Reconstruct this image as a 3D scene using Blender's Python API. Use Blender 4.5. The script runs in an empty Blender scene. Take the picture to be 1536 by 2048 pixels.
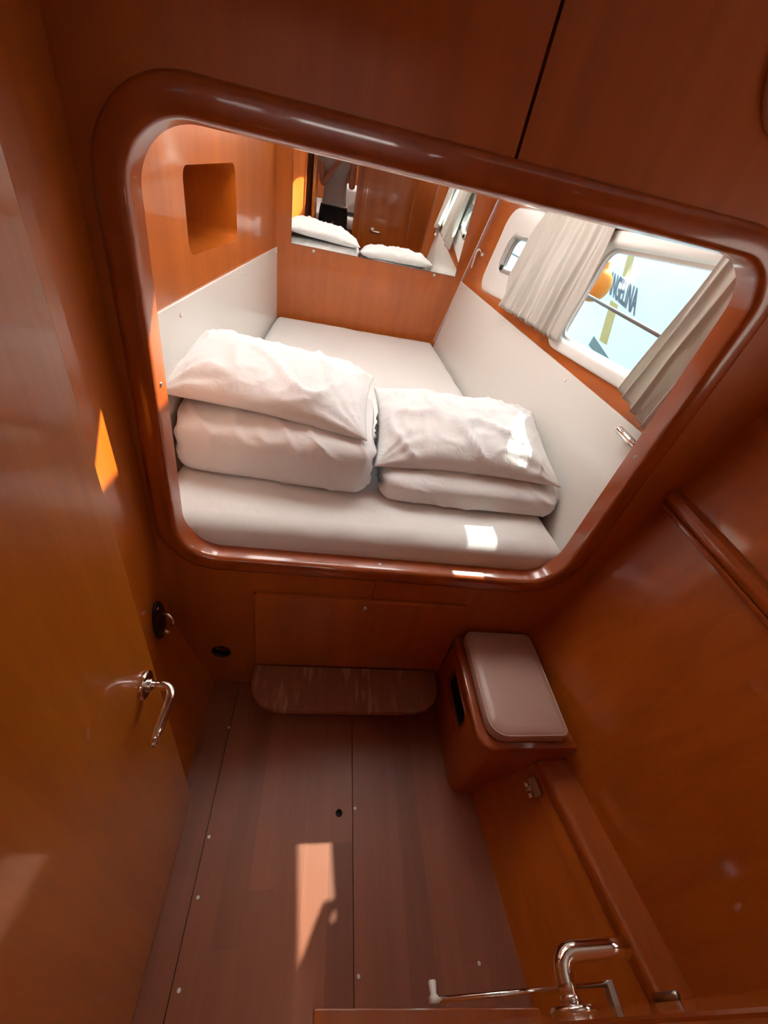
import bpy, bmesh, math, random
from mathutils import Vector, Matrix, noise
random.seed(7)
V = Vector
SC = bpy.context.scene
COL = SC.collection

# ------------------------------------------------------------------ camera
# photo camera, solved from the bulkhead, floor and wall edges (1536x2048 frame, focal 800 px)
F = 800.0
EYE = V((0.0, 0.0, 1.45))
ROW = (V((0.981, -0.071, 0.179)), V((0.099, -0.611, -0.786)), V((0.165, 0.789, -0.592)))
fw = ROW[2].normalized()
rt = (ROW[0] - fw * ROW[0].dot(fw)).normalized()
dn = fw.cross(rt).normalized()
cam_d = bpy.data.cameras.new('camera')
cam_d.sensor_fit = 'VERTICAL'
cam_d.sensor_height = 36.0
cam_d.sensor_width = 27.0
cam_d.lens = F / 2048.0 * 36.0
cam_d.clip_start = 0.01
cam = bpy.data.objects.new('camera', cam_d)
M = Matrix.Identity(4)
for i in range(3):
    M[i][0] = rt[i]; M[i][1] = -dn[i]; M[i][2] = -fw[i]; M[i][3] = EYE[i]
cam.matrix_world = M
COL.objects.link(cam)
SC.camera = cam

# ------------------------------------------------------------------ light
SUN_TO = V((-0.605, -0.75, -1.0)).normalized()       # the way the sunlight travels
SC.view_settings.view_transform = 'Standard'
SC.view_settings.look = 'None'
SC.view_settings.gamma = 1.0
SC.view_settings.use_curve_mapping = False
SC.view_settings.exposure = 0.42
wd = bpy.data.worlds.new('sky'); SC.world = wd
wd.use_nodes = True
nt = wd.node_tree; nt.nodes.clear()
sky = nt.nodes.new('ShaderNodeTexSky')
sky.sky_type = 'NISHITA'; sky.sun_disc = False
sky.sun_elevation = math.asin(-SUN_TO.z)
sky.sun_rotation = math.atan2(-SUN_TO.x, -SUN_TO.y)
sky.air_density = 1.0; sky.dust_density = 3.0
hsv = nt.nodes.new('ShaderNodeHueSaturation'); hsv.inputs['Saturation'].default_value = 0.45
bg = nt.nodes.new('ShaderNodeBackground'); bg.inputs[1].default_value = 1.3
wo = nt.nodes.new('ShaderNodeOutputWorld')
nt.links.new(sky.outputs[0], hsv.inputs['Color'])
nt.links.new(hsv.outputs[0], bg.inputs[0]); nt.links.new(bg.outputs[0], wo.inputs[0])
sd = bpy.data.lights.new('sun', 'SUN'); sd.energy = 26.0; sd.angle = math.radians(0.53); sd.color = (1.0, 0.93, 0.82)
sun = bpy.data.objects.new('sun', sd); COL.objects.link(sun)
sun.rotation_euler = SUN_TO.to_track_quat('-Z', 'Y').to_euler()
sun.location = (3, 5, 8)


# ------------------------------------------------------------------ pixel -> direction
def ray(x, y):
    return (rt * (x - 768) + dn * (y - 1024) + fw * F).normalized()
def onp(x, y, O, N):
    d = ray(x, y); return EYE + d * ((V(O) - EYE).dot(N) / d.dot(N))
def onz(x, y, z): return onp(x, y, (0, 0, z), V((0, 0, 1)))
def ony(x, y, Y): return onp(x, y, (0, Y, 0), V((0, 1, 0)))
def onx(x, y, X): return onp(x, y, (X, 0, 0), V((1, 0, 0)))


class Fr:
    """a flat working frame: origin O, axes U (along), W (up), N (towards the viewer)"""
    def __init__(s, O, U, W):
        s.O = V(O); s.U = V(U).normalized(); W = V(W)
        s.W = (W - s.U * W.dot(s.U)).normalized(); s.N = s.U.cross(s.W).normalized()
    def p(s, u, w, n=0.0): return s.O + s.U * u + s.W * w + s.N * n
    def uv(s, x, y):
        d = onp(x, y, s.O, s.N) - s.O; return d.dot(s.U), d.dot(s.W)
    def flip(s): s.N = -s.N; return s


FB = Fr((0, .815, 0), (1, 0, 0), (0, 0, 1))                     # bulkhead, N = -y
FBL = Fr((-.46, .84, 0), (-.365 + .46, 2.72 - .84, 0), (0, 0, 1))
FBL.N = V((1, 0, 0)) - FBL.U * FBL.U.x; FBL.N.normalize()
_n = (V((.65, 2.70, .84)) - V((.82, .84, .705))).cross(V((.715, 2.685, 1.197)) - V((.82, .84, .705))).normalized()
_u = _n.cross(V((0, 0, 1))).normalized()
if _u.y < 0: _u = -_u
_w = _u.cross(_n).normalized()
if _w.z < 0: _w = -_w
FBR = Fr((.82, .84, .705), _u, _w)
if FBR.N.x > 0: FBR.N = -FBR.N
_t = math.radians(5); _q = math.radians(.5)
_nf = V((math.sin(_q) * math.cos(_t), -math.cos(_q) * math.cos(_t), -math.sin(_t)))
_u = V((math.cos(_q), math.sin(_q), 0))
FF = Fr((.14, 2.72, .84), _u, V((0, 0, 1)) - _nf * _nf.z); FF.N = _nf
_n = (V((.926, .815, .958)) - V((.779, .815, .396))).cross(V((.871, .064, .25)) - V((.779, .815, .396))).normalized()
if _n.x > 0: _n = -_n
_u = V((-_n.y, _n.x, 0)).normalized()
if _u.y < 0: _u = -_u
_w = _u.cross(_n).normalized()
if _w.z < 0: _w = -_w
FH = Fr((.779, .815, .396), _u, _w); FH.N = _n
def hull_x(y, z):
    return FH.O.x - (FH.N.y * (y - FH.O.y) + FH.N.z * (z - FH.O.z)) / FH.N.x


# ------------------------------------------------------------------ materials
def mat(name, col, rough=.5, metal=0., coat=0., coat_r=.1, spec=.5, trans=0., sheen=0.):
    m = bpy.data.materials.new(name); m.use_nodes = True
    b = m.node_tree.nodes['Principled BSDF']
    b.inputs['Base Color'].default_value = (*col, 1)
    b.inputs['Roughness'].default_value = rough
    b.inputs['Metallic'].default_value = metal
    b.inputs['Coat Weight'].default_value = coat
    b.inputs['Coat Roughness'].default_value = coat_r
    b.inputs['Specular IOR Level'].default_value = spec
    b.inputs['Sheen Weight'].default_value = sheen
    return m, m.node_tree, b


def add(nt, t, **k):
    n = nt.nodes.new(t)
    for a, v in k.items(): setattr(n, a, v)
    return n


def wood(name, c1, c2, scale=(18, 18, 1.1), rough=.38, coat=.7, coat_r=.075, rnd=0.0, bump=.012):
    m, t, b = mat(name, c1, rough, coat=coat, coat_r=coat_r)
    L = t.links.new
    tc = add(t, 'ShaderNodeTexCoord'); mp = add(t, 'ShaderNodeMapping'); mp.inputs['Scale'].default_value = scale
    L(tc.outputs['Object'], mp.inputs[0])
    n1 = add(t, 'ShaderNodeTexNoise'); n1.inputs['Scale'].default_value = 1.0; n1.inputs['Detail'].default_value = 5; n1.inputs['Distortion'].default_value = .6
    L(mp.outputs[0], n1.inputs['Vector'])
    mp2 = add(t, 'ShaderNodeMapping'); mp2.inputs['Scale'].default_value = tuple(s * 9 for s in scale)
    L(tc.outputs['Object'], mp2.inputs[0])
    n2 = add(t, 'ShaderNodeTexNoise'); n2.inputs['Scale'].default_value = 1.0; n2.inputs['Detail'].default_value = 3
    L(mp2.outputs[0], n2.inputs['Vector'])
    mx = add(t, 'ShaderNodeMath', operation='MULTIPLY_ADD'); mx.inputs[1].default_value = .35
    L(n2.outputs['Fac'], mx.inputs[0]); L(n1.outputs['Fac'], mx.inputs[2])
    cr = add(t, 'ShaderNodeValToRGB')
    cr.color_ramp.elements[0].position = .45; cr.color_ramp.elements[0].color = (*c2, 1)
    cr.color_ramp.elements[1].position = .85; cr.color_ramp.elements[1].color = (*c1, 1)
    L(mx.outputs[0], cr.inputs[0])
    out = cr.outputs[0]
    if rnd:
        oi = add(t, 'ShaderNodeObjectInfo')
        mr = add(t, 'ShaderNodeMapRange'); mr.inputs['To Min'].default_value = 1 - rnd; mr.inputs['To Max'].default_value = 1 + rnd
        L(oi.outputs['Random'], mr.inputs[0])
        hs = add(t, 'ShaderNodeHueSaturation'); L(mr.outputs[0], hs.inputs['Value']); L(out, hs.inputs['Color']); out = hs.outputs[0]
    L(out, b.inputs['Base Color'])
    bp = add(t, 'ShaderNodeBump'); bp.inputs['Strength'].default_value = bump; bp.inputs['Distance'].default_value = .002
    L(n2.outputs['Fac'], bp.inputs['Height']); L(bp.outputs[0], b.inputs['Normal'])
    return m


W_V = wood('cherry_vertical', (.47, .112, .006), (.38, .082, .004))                      # grain runs up
W_Y = wood('cherry_along', (.47, .112, .006), (.37, .078, .004), scale=(18, 1.1, 18))      # grain runs fore and aft
W_X = wood('cherry_across', (.45, .105, .006), (.36, .076, .004), scale=(1.1, 18, 18))
W_D = wood('cherry_moulding', (.36, .070, .006), (.28, .048, .004), rough=.3, coat=.8, coat_r=.08)
W_DY = wood('cherry_moulding_along', (.41, .088, .006), (.33, .064, .004), scale=(18, 1.1, 18), rough=.3, coat=.8, coat_r=.1)
W_B = wood('cherry_bulkhead', (.45, .105, .006), (.37, .080, .004), coat=.12, coat_r=.34, rough=.5)
W_DOOR = wood('cherry_door', (.56, .165, .010), (.43, .112, .006), scale=(14, 14, .9))
W_F = wood('floor_laminate', (.275, .084, .038), (.225, .066, .029), scale=(26, 1.5, 26), rough=.45, coat=.15, coat_r=.3, rnd=.15)


def worn_wood():
    m = wood('step_laminate', (.29, .10, .048), (.23, .074, .034), scale=(26, 1.5, 26), rough=.45, coat=.15, coat_r=.3)
    t = m.node_tree; L = t.links.new; b = t.nodes['Principled BSDF']
    src = b.inputs['Base Color'].links[0].from_socket
    tc = add(t, 'ShaderNodeTexCoord'); mp = add(t, 'ShaderNodeMapping'); mp.inputs['Scale'].default_value = (60, 7, 1)
    n = add(t, 'ShaderNodeTexNoise'); n.inputs['Scale'].default_value = 1; n.inputs['Detail'].default_value = 4
    L(tc.outputs['Object'], mp.inputs[0]); L(mp.outputs[0], n.inputs['Vector'])
    mp2 = add(t, 'ShaderNodeMapping'); mp2.inputs['Scale'].default_value = (9, 5, 1); mp2.inputs['Location'].default_value = (3.7, 1.2, 0)
    n2 = add(t, 'ShaderNodeTexNoise'); n2.inputs['Scale'].default_value = 1; L(tc.outputs['Object'], mp2.inputs[0]); L(mp2.outputs[0], n2.inputs['Vector'])
    mu = add(t, 'ShaderNodeMath', operation='MULTIPLY'); L(n.outputs['Fac'], mu.inputs[0]); L(n2.outputs['Fac'], mu.inputs[1])
    cr = add(t, 'ShaderNodeValToRGB'); cr.color_ramp.elements[0].position = .30; cr.color_ramp.elements[1].position = .38
    cr.color_ramp.elements[0].color = (0, 0, 0, 1); cr.color_ramp.elements[1].color = (.75, .75, .75, 1)
    L(mu.outputs[0], cr.inputs[0])
    mx = add(t, 'ShaderNodeMixRGB'); mx.inputs[2].default_value = (.46, .27, .16, 1)
    L(cr.outputs[0], mx.inputs[0]); L(src, mx.inputs[1]); L(mx.outputs[0], b.inputs['Base Color'])
    return m
W_STEP = worn_wood()


def cloth(name, col, bscale=900, bstr=.08, rough=.9, transl=0.0, wr=0.0):
    m, t, b = mat(name, col, rough, spec=.2, sheen=.15)
    L = t.links.new
    tc = add(t, 'ShaderNodeTexCoord')
    n = add(t, 'ShaderNodeTexNoise'); n.inputs['Scale'].default_value = bscale; n.inputs['Detail'].default_value = 2
    L(tc.outputs['Object'], n.inputs['Vector'])
    bp = add(t, 'ShaderNodeBump'); bp.inputs['Strength'].default_value = bstr; bp.inputs['Distance'].default_value = .001
    L(n.outputs['Fac'], bp.inputs['Height'])
    if wr:
        n2 = add(t, 'ShaderNodeTexNoise'); n2.inputs['Scale'].default_value = 16; n2.inputs['Detail'].default_value = 4; n2.inputs['Distortion'].default_value = 1.4
        L(tc.outputs['Object'], n2.inputs['Vector'])
        b2 = add(t, 'ShaderNodeBump'); b2.inputs['Strength'].default_value = wr; b2.inputs['Distance'].default_value = .012
        L(n2.outputs['Fac'], b2.inputs['Height']); L(bp.outputs[0], b2.inputs['Normal']); L(b2.outputs[0], b.inputs['Normal'])
    else:
        L(bp.outputs[0], b.inputs['Normal'])
    if transl:
        tr = add(t, 'ShaderNodeBsdfTranslucent'); tr.inputs[0].default_value = (*col, 1)
        mx = add(t, 'ShaderNodeMixShader'); mx.inputs[0].default_value = transl
        o = t.nodes['Material Output']
        L(b.outputs[0], mx.inputs[1]); L(tr.outputs[0], mx.inputs[2]); L(mx.outputs[0], o.inputs['Surface'])
    return m


LINEN = cloth('white_linen', (.80, .79, .78), wr=.28)
SHEET = cloth('white_sheet', (.78, .765, .745), wr=.10)
CURT = cloth('curtain_cloth', (.70, .66, .60), transl=.22)
VINYL, _t2, _b2 = mat('beige_vinyl', (.50, .33, .27), .38, coat=.15, coat_r=.35)
WHITE, _, _ = mat('white_laminate', (.74, .73, .69), .28, coat=.3, coat_r=.18)
CEIL, _, _ = mat('white_headliner', (.82, .81, .78), .6)
PLAST, _, _ = mat('white_plastic', (.80, .79, .76), .35)
GREY, _, _ = mat('grey_frame', (.42, .42, .40), .35, metal=.3)
CHROME, _, _ = mat('chrome', (.80, .78, .75), .08, metal=1.)
BRUSH, _, _ = mat('brushed_steel', (.52, .50, .48), .32, metal=1.)
BLACK, _, _ = mat('black_plastic', (.008, .007, .007), .4)
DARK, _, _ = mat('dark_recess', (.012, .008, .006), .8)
MIRR, _, _ = mat('mirror_silver', (.90, .92, .90), .012, metal=1.)
MEDGE, _, _ = mat('mirror_edge', (.10, .10, .09), .3)
GEL, _, _ = mat('boat_gelcoat', (.86, .92, .92), .3, coat=.3)
ORNG, _, _ = mat('orange_rubber', (.95, .36, .02), .4)
NAVY, _, _ = mat('navy_lettering', (.03, .07, .13), .5)
TAN, _, _ = mat('tan_yellow', (.62, .42, .12), .5)  # flat tan-yellow for the upright bands on the hull
TEAL, _, _ = mat('grey_teal_paint', (.12, .19, .20), .5)
STEELG, _, _ = mat('grey_rail', (.15, .19, .22), .45)
SKIN, _, _ = mat('skin', (.52, .26, .17), .55)
HAIR, _, _ = mat('hair', (.05, .025, .012), .6)
SHIRT = cloth('grey_shirt', (.46, .43, .41), wr=.2)
PANTS = cloth('black_trousers', (.014, .014, .016))
WATER, _wt, _wb = mat('water', (.03, .12, .13), .12)


def glass_mat(name, col=(1, 1, 1), ior=1.3):
    m = bpy.data.materials.new(name); m.use_nodes = True; t = m.node_tree; t.nodes.clear()
    o = add(t, 'ShaderNodeOutputMaterial'); mx = add(t, 'ShaderNodeMixShader'); mx.inputs[0].default_value = .05
    a = add(t, 'ShaderNodeBsdfTransparent'); a.inputs[0].default_value = (*col, 1)
    g = add(t, 'ShaderNodeBsdfGlossy'); g.inputs['Roughness'].default_value = .02
    t.links.new(a.outputs[0], mx.inputs[1]); t.links.new(g.outputs[0], mx.inputs[2]); t.links.new(mx.outputs[0], o.inputs[0])
    return m
GLASS = glass_mat('hatch_acrylic', (.95, .97, .96))
GLASS_T = glass_mat('dimming_acrylic', (.55, .60, .60))  # grey tint added to dim the view and light from outside


def frosted(col=(.17, .16, .15)):
    m = bpy.data.materials.new('frosted_acrylic'); m.use_nodes = True; t = m.node_tree; t.nodes.clear()
    o = add(t, 'ShaderNodeOutputMaterial'); a = add(t, 'ShaderNodeBsdfTranslucent'); a.inputs[0].default_value = (*col, 1)
    t.links.new(a.outputs[0], o.inputs[0]); return m
FROST = frosted()
FROST3 = frosted((.62, .60, .57))
FROST2 = frosted((.92, .91, .89))


# ------------------------------------------------------------------ mesh helpers
def link(name, me, m, parent=None, smooth=False):
    o = bpy.data.objects.new(name, me); COL.objects.link(o)
    if m is not None:
        me.materials.clear(); me.materials.append(m)
    if smooth:
        for p in me.polygons: p.use_smooth = True
    if parent is not None:
        o.parent = parent
        o.matrix_parent_inverse = parent.matrix_basis.inverted() if parent.parent is None else (parent.parent.matrix_basis @ parent.matrix_parent_inverse @ parent.matrix_basis).inverted() if False else Matrix.Translation(-base_of(parent))
    return o


BASE = {}
def base_of(o):
    return BASE.get(o.name, V((0, 0, 0)))


def build(name, bm, m, parent=None, smooth=False, recalc=True):
    if recalc: bmesh.ops.recalc_face_normals(bm, faces=bm.faces)
    me = bpy.data.meshes.new(name); bm.to_mesh(me); bm.free()
    o = link(name, me, m, parent, smooth)
    return o


def autosmooth(o, ang=40):
    me = o.data
    for p in me.polygons: p.use_smooth = True
    bm = bmesh.new(); bm.from_mesh(me)
    a = math.radians(ang)
    for e in bm.edges:
        if len(e.link_faces) == 2 and e.calc_face_angle(0) > a: e.smooth = False
        elif len(e.link_faces) != 2: e.smooth = False
    bm.to_mesh(me); bm.free()
    return o


def thing(name, label, cat, loc, group=None):
    o = bpy.data.objects.new(name, None); COL.objects.link(o)
    o.location = loc; o.empty_display_size = .05
    BASE[o.name] = V(loc)
    o['label'] = label; o['category'] = cat
    if group: o['group'] = group
    return o


def tag(o, label, cat, group=None):
    o['label'] = label; o['category'] = cat
    if group: o['group'] = group
    return o


def struct(o, label=None):
    o['kind'] = 'structure'
    if label: o['label'] = label
    return o


def sroot(name, loc=(0, 0, 0), label=None):
    o = bpy.data.objects.new(name, None); COL.objects.link(o); o.location = loc; o.empty_display_size = .05
    BASE[o.name] = V(loc)
    return struct(o, label)


def box(a, b, bev=0., seg=2):
    bm = bmesh.new(); bmesh.ops.create_cube(bm, size=1)
    a, b = V(a), V(b)
    for v in bm.verts:
        v.co = V((a[i] + (b[i] - a[i]) * (v.co[i] + .5) for i in range(3)))
    if bev: bmesh.ops.bevel(bm, geom=bm.edges[:], offset=bev, segments=seg, profile=.5, affect='EDGES')
    return bm


def hexa(c8, bev=0., seg=2):
    """8 corners: bottom loop of 4, then top loop of 4"""
    bm = bmesh.new(); v = [bm.verts.new(p) for p in c8]
    for f in ((0, 1, 2, 3), (4, 5, 6, 7), (0, 1, 5, 4), (1, 2, 6, 5), (2, 3, 7, 6), (3, 0, 4, 7)): bm.faces.new([v[i] for i in f])
    bmesh.ops.recalc_face_normals(bm, faces=bm.faces)
    if bev: bmesh.ops.bevel(bm, geom=bm.edges[:], offset=bev, segments=seg, profile=.5, affect='EDGES')
    return bm


def fbox(fr, u0, u1, w0, w1, n0, n1, bev=0., seg=2):
    return hexa([fr.p(u0, w0, n0), fr.p(u1, w0, n0), fr.p(u1, w1, n0), fr.p(u0, w1, n0),
                 fr.p(u0, w0, n1), fr.p(u1, w0, n1), fr.p(u1, w1, n1), fr.p(u0, w1, n1)], bev, seg)


def round_poly(pts, r, n=8):
    """pts counter-clockwise; r one radius or one per corner"""
    out = []; N = len(pts)
    rs = r if isinstance(r, (list, tuple)) else [r] * N
    for i in range(N):
        p0, p, p1 = V(pts[i - 1]), V(pts[i]), V(pts[(i + 1) % N])
        a = (p0 - p).normalized(); b = (p1 - p).normalized(); R = rs[i]
        ang = a.angle(b); d = R / math.tan(ang / 2)
        c = p + (a + b).normalized() * (R / math.sin(ang / 2))
        s, e = p + a * d - c, p + b * d - c
        tot = s.angle(e) if R > 1e-6 else 0
        for k in range(n + 1):
            t = k / n
            if tot < 1e-6: out.append(c + s); continue
            q = s * (math.sin((1 - t) * tot) / math.sin(tot)) + e * (math.sin(t * tot) / math.sin(tot))
            out.append(c + q)
    return out


def prism(fr, poly, n0, n1, bev=0., seg=2):
    bm = bmesh.new()
    a = [bm.verts.new(fr.p(p[0], p[1], n0)) for p in poly]; b = [bm.verts.new(fr.p(p[0], p[1], n1)) for p in poly]
    bm.faces.new(a); top = bm.faces.new(b)
    k = len(poly)
    for i in range(k): bm.faces.new((a[i], a[(i + 1) % k], b[(i + 1) % k], b[i]))
    bmesh.ops.recalc_face_normals(bm, faces=bm.faces)
    if bev: bmesh.ops.bevel(bm, geom=list(top.edges), offset=bev, segments=seg, profile=.5, affect='EDGES')
    return bm


def loft(rings, closed=True, caps=(True, True), bm=None):
    bm = bm or bmesh.new()
    R = [[bm.verts.new(p) for p in r] for r in rings]
    k = len(rings[0])
    for i in range(len(R) - 1):
        for j in range(k if closed else k - 1):
            bm.faces.new((R[i][j], R[i][(j + 1) % k], R[i + 1][(j + 1) % k], R[i + 1][j]))
    if closed and caps[0]: bm.faces.new(R[0])
    if closed and caps[1]: bm.faces.new(R[-1])
    return bm


def tube(pts, r, seg=12, bm=None, caps=True):
    pts = [V(p) for p in pts]; rings = []
    rad = r if isinstance(r, (list, tuple)) else [r] * len(pts)
    up = None
    for i, p in enumerate(pts):
        t = (pts[min(i + 1, len(pts) - 1)] - pts[max(i - 1, 0)]).normalized()
        if up is None:
            up = t.orthogonal().normalized()
        up = (up - t * up.dot(t)).normalized(); s = t.cross(up)
        rings.append([p + (up * math.cos(2 * math.pi * k / seg) + s * math.sin(2 * math.pi * k / seg)) * rad[i] for k in range(seg)])
    return loft(rings, True, (caps, caps), bm)


def bend(pts, r=.01, n=5):
    """round the corners of an open path"""
    pts = [V(p) for p in pts]; out = [pts[0]]
    for i in range(1, len(pts) - 1):
        p = pts[i]; a = (pts[i - 1] - p); b = (pts[i + 1] - p); d = min(r, a.length * .49, b.length * .49)
        a, b = a.normalized() * d, b.normalized() * d
        for k in range(n + 1):
            t = k / n; out.append((p + a) * (1 - t) ** 2 + p * 2 * t * (1 - t) + (p + b) * t ** 2)
    out.append(pts[-1]); return out


def disc(c, nrm, r, h, seg=20, bev=0., sx=1.0, sy=1.0, up=None):
    """round button with axis nrm, from c outward by h"""
    nrm = V(nrm).normalized(); u = V(up).normalized() if up is not None else nrm.orthogonal().normalized(); w = nrm.cross(u); c = V(c)
    prof = [(r, 0), (r, h - bev), (r - bev * .4, h - bev * .3), (r - bev, h)] if bev else [(r, 0), (r, h)]
    rings = [[c + nrm * hh + (u * math.cos(2 * math.pi * k / seg) * sx + w * math.sin(2 * math.pi * k / seg) * sy) * rr for k in range(seg)] for rr, hh in prof]
    return loft(rings)


def cut(o, *bms):
    """subtract shapes from an object's mesh"""
    for bm in bms:
        bmesh.ops.recalc_face_normals(bm, faces=bm.faces)
        me = bpy.data.meshes.new('cutter'); bm.to_mesh(me); bm.free()
        c = bpy.data.objects.new('cutter', me); COL.objects.link(c)
        md = o.modifiers.new('b', 'BOOLEAN'); md.operation = 'DIFFERENCE'; md.object = c; md.solver = 'EXACT'
        dg = bpy.context.evaluated_depsgraph_get(); dg.update()
        nm = bpy.data.meshes.new_from_object(o.evaluated_get(dg))
        o.modifiers.clear(); old = o.data; nm.name = old.name + '_cut'; o.data = nm
        bpy.data.meshes.remove(old)
        bpy.data.objects.remove(c); bpy.data.meshes.remove(me)
    return o


def grid_surface(f, nu, nv, bm=None):
    bm = bm or bmesh.new()
    g = [[bm.verts.new(f(i / nu, j / nv)) for j in range(nv + 1)] for i in range(nu + 1)]
    for i in range(nu):
        for j in range(nv): bm.faces.new((g[i][j], g[i + 1][j], g[i + 1][j + 1], g[i][j + 1]))
    return bm


def rrect(u0, u1, w0, w1, r, n=8):
    return [(p.x, p.y) for p in round_poly([(u0, w0), (u1, w0), (u1, w1), (u0, w1)], r, n)]


def ring_loft(fr, base, prof, n=8):
    """base(o) -> contour grown outward by o; prof: list of (o, n)"""
    bm = bmesh.new(); rings = [[bm.verts.new(fr.p(p[0], p[1], nn)) for p in base(o)] for o, nn in prof]
    k = len(rings[0]); m = len(rings)
    for i in range(m):
        for j in range(k):
            bm.faces.new((rings[i][j], rings[i][(j + 1) % k], rings[(i + 1) % m][(j + 1) % k], rings[(i + 1) % m][j]))
    return bm


# ================================================================== STRUCTURE
ZC = 1.90          # underside of the deck head
# ---- floor
fl = struct(build('floor', box((-.75, -2.0, -.05), (1.3, .815, -.012)), W_F), 'red-brown wood-strip cabin sole')
cols = [-.418, -.350, -.2815] + [-.213 + .0683 * i for i in range(7)] + [.197 + .0685 * i for i in range(1, 8)]
random.seed(11)
for i in range(len(cols) - 1):
    x0, x1 = cols[i], cols[i + 1]
    g0 = .0012 if abs(x0 + .213) < .01 or abs(x0 - .197) < .01 else .00005
    g1 = .0012 if abs(x1 + .213) < .01 or abs(x1 - .197) < .01 else .00005
    y = -1.95
    first = True
    while y < .80:
        L = random.uniform(.25, .5) if first else random.uniform(.55, .8); first = False
        y1 = min(y + L, .8145)
        if y1 > .70: y1 = .8145
        p = build('plank', box((x0 + g0, y + .00005, -.012), (x1 - g1, y1 - .00005, 0)), W_F, fl)
        if i == 8 and y < .406 < y1:
            cut(p, disc(onz(678, 1626, 0) + V((0, 0, -.011)), (0, 0, 1), .0105, .03))
            build('finger_hole', disc(onz(678, 1626, 0) + V((0, 0, -.0118)), (0, 0, 1), .0104, .001), DARK, fl)
        y = y1
for q in [(458, 1455), (418, 1674), (396, 1795), (358, 1981), (710, 1617), (717, 1953), (958, 1927)]:
    build('screw_cap', disc(onz(*q, -.0005), (0, 0, 1), .0042, .0022, 14, .0008), PLAST, fl, True)

# ---- bulkhead with the rounded opening
OPQ = [(-.347, .634), (.752, .632), (.797, 1.500), (-.330, 1.502)]
def op_contour(o):
    P = [V(p) for p in OPQ]; n = 4; L = []
    for i in range(n):
        d0 = (P[i] - P[i - 1]).normalized(); d1 = (P[(i + 1) % n] - P[i]).normalized()
        n0 = V((d0.y, -d0.x)); n1 = V((d1.y, -d1.x))
        b = (n0 + n1).normalized(); L.append(P[i] + b * (o / b.dot(n0)))
    return [(p.x, p.y) for p in round_poly(L, [.10 + o, .115 + o, .085 + o, .10 + o], 14)]
bk = sroot('wall_front', (.2, .83, 0), 'varnished cherry bulkhead around the berth opening')
pl = build('panel', prism(FB, [(-.80, -.02), (.192, -.02), (.192, .8), (.2425, 1.2), (.253, ZC), (-.80, ZC)], -.03, 0), W_B, bk)
pr = build('panel', prism(FB, [(.194, -.02), (1.0, -.02), (1.20, ZC), (.2585, ZC), (.2480, 1.2), (.194, .8)], -.03, 0), W_B, bk)
oc = op_contour(.004)
for o in (pl, pr): cut(o, prism(FB, oc, -.1, .1))
cut(pl, disc((-.269, .78, .185), (0, 1, 0), .028, .2, 28))
build('joint_backing', box((.235, .8455, 1.51), (.275, .850, ZC)), W_V, bk)
build('joint_backing', box((.15, .8452, .05), (.24, .8478, .62)), DARK, bk)  # dark strip added to stop light leaking through the lower joint
build('vent_back', disc((-.269, .845, .185), (0, 1, 0), .034, .05, 28), DARK, bk)  # plain dark disc closing the vent hole from behind
build('vent_rim', ring_loft(FB, lambda o: [(-.269 + (.0275 + o) * math.cos(a), .185 + (.0275 + o) * math.sin(a)) for a in [2 * math.pi * k / 32 for k in range(32)]], [(0, -.02), (0, .0015), (.004, .0015), (.004, 0)]), BLACK, bk, True)
for q in [(1245, 1000)]:
    build('wood_plug', disc(ony(*q, .815), (0, -1, 0), .0065, .0012, 18), W_X, bk)
# frame moulding
tr = struct(build('trim_1', ring_loft(FB, op_contour, [(0, -.048), (0, -.004), (.0012, .004), (.005, .009), (.011, .0115), (.018, .012), (.036, .012), (.043, .0105), (.048, .006), (.050, 0), (.05, -.002), (.006, -.002), (.006, -.048)]), W_D), 'rounded cherry moulding framing the berth opening')
autosmooth(tr, 50)
for q, nn in [((318, 768), (1, 0, 0)), ((1275, 924), (-1, 0, 0)), ((762, 1130), (0, 0, 1))]:
    c = {0: V((-.3375, .835, 1.09)), 1: V((.7748, .835, 1.075)), 2: V((.197, .835, .6335))}[0 if nn[0] > 0 else 1 if nn[0] < 0 else 2]
    s = build('screw', disc(c, nn, .0048, .0012, 16, .0004), BRUSH, tr, True)
    build('screw_recess', disc(c + V(nn) * .0011, nn, .0022, .0004, 10), DARK, s)

# ---- passage side walls
wl = sroot('wall_left', (-.42, .4, 0), 'varnished cherry lining beside the open door')
build('lining', box((-.44, -.03, .30), (-.405, .815, ZC)), W_V, wl)
build('lower_lining', hexa([(-.44, -.03, -.012), (-.44, .815, -.012), (-.30, .815, -.012), (-.30, -.03, -.012),
                            (-.44, -.03, .34), (-.44, .815, .34), (-.405, .815, .34), (-.405, -.03, .34)]), W_V, wl)
wr = sroot('wall_right', (.85, .4, 0), 'varnished cherry hull lining on the passage side')
def hp(y, z, n=0): return V((hull_x(y, z), y, z)) + FH.N * n
wrl = build('lining', hexa([hp(-.04, .20), hp(.815, .20), hp(.815, .20, -.03), hp(-.04, .20, -.03), hp(-.04, ZC), hp(.815, ZC), hp(.815, ZC, -.03), hp(-.04, ZC, -.03)]), W_V, wr)
S9 = (-.76, -.30, .84, 1.22)
cut(wrl, prism(FH, rrect(*S9, .05), -.1, .1))
w9 = sroot('window_9', FH.p(-.52, .85, 0), 'unseen frosted hull window added to light the passage')  # out of view, added to brighten the door and left side
autosmooth(build('window_frame', ring_loft(FH, lambda o: rrect(S9[0] - o, S9[1] + o, S9[2] - o, S9[3] + o, .05 + o), [(-.004, -.03), (-.004, .006), (.004, .011), (.028, .011), (.034, 0), (.002, -.001), (.002, -.03)]), PLAST, w9), 50)
build('pane', prism(FH, rrect(S9[0] - .001, S9[1] + .001, S9[2] - .001, S9[3] + .001, .049), -.024, -.018), FROST3, w9)
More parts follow.
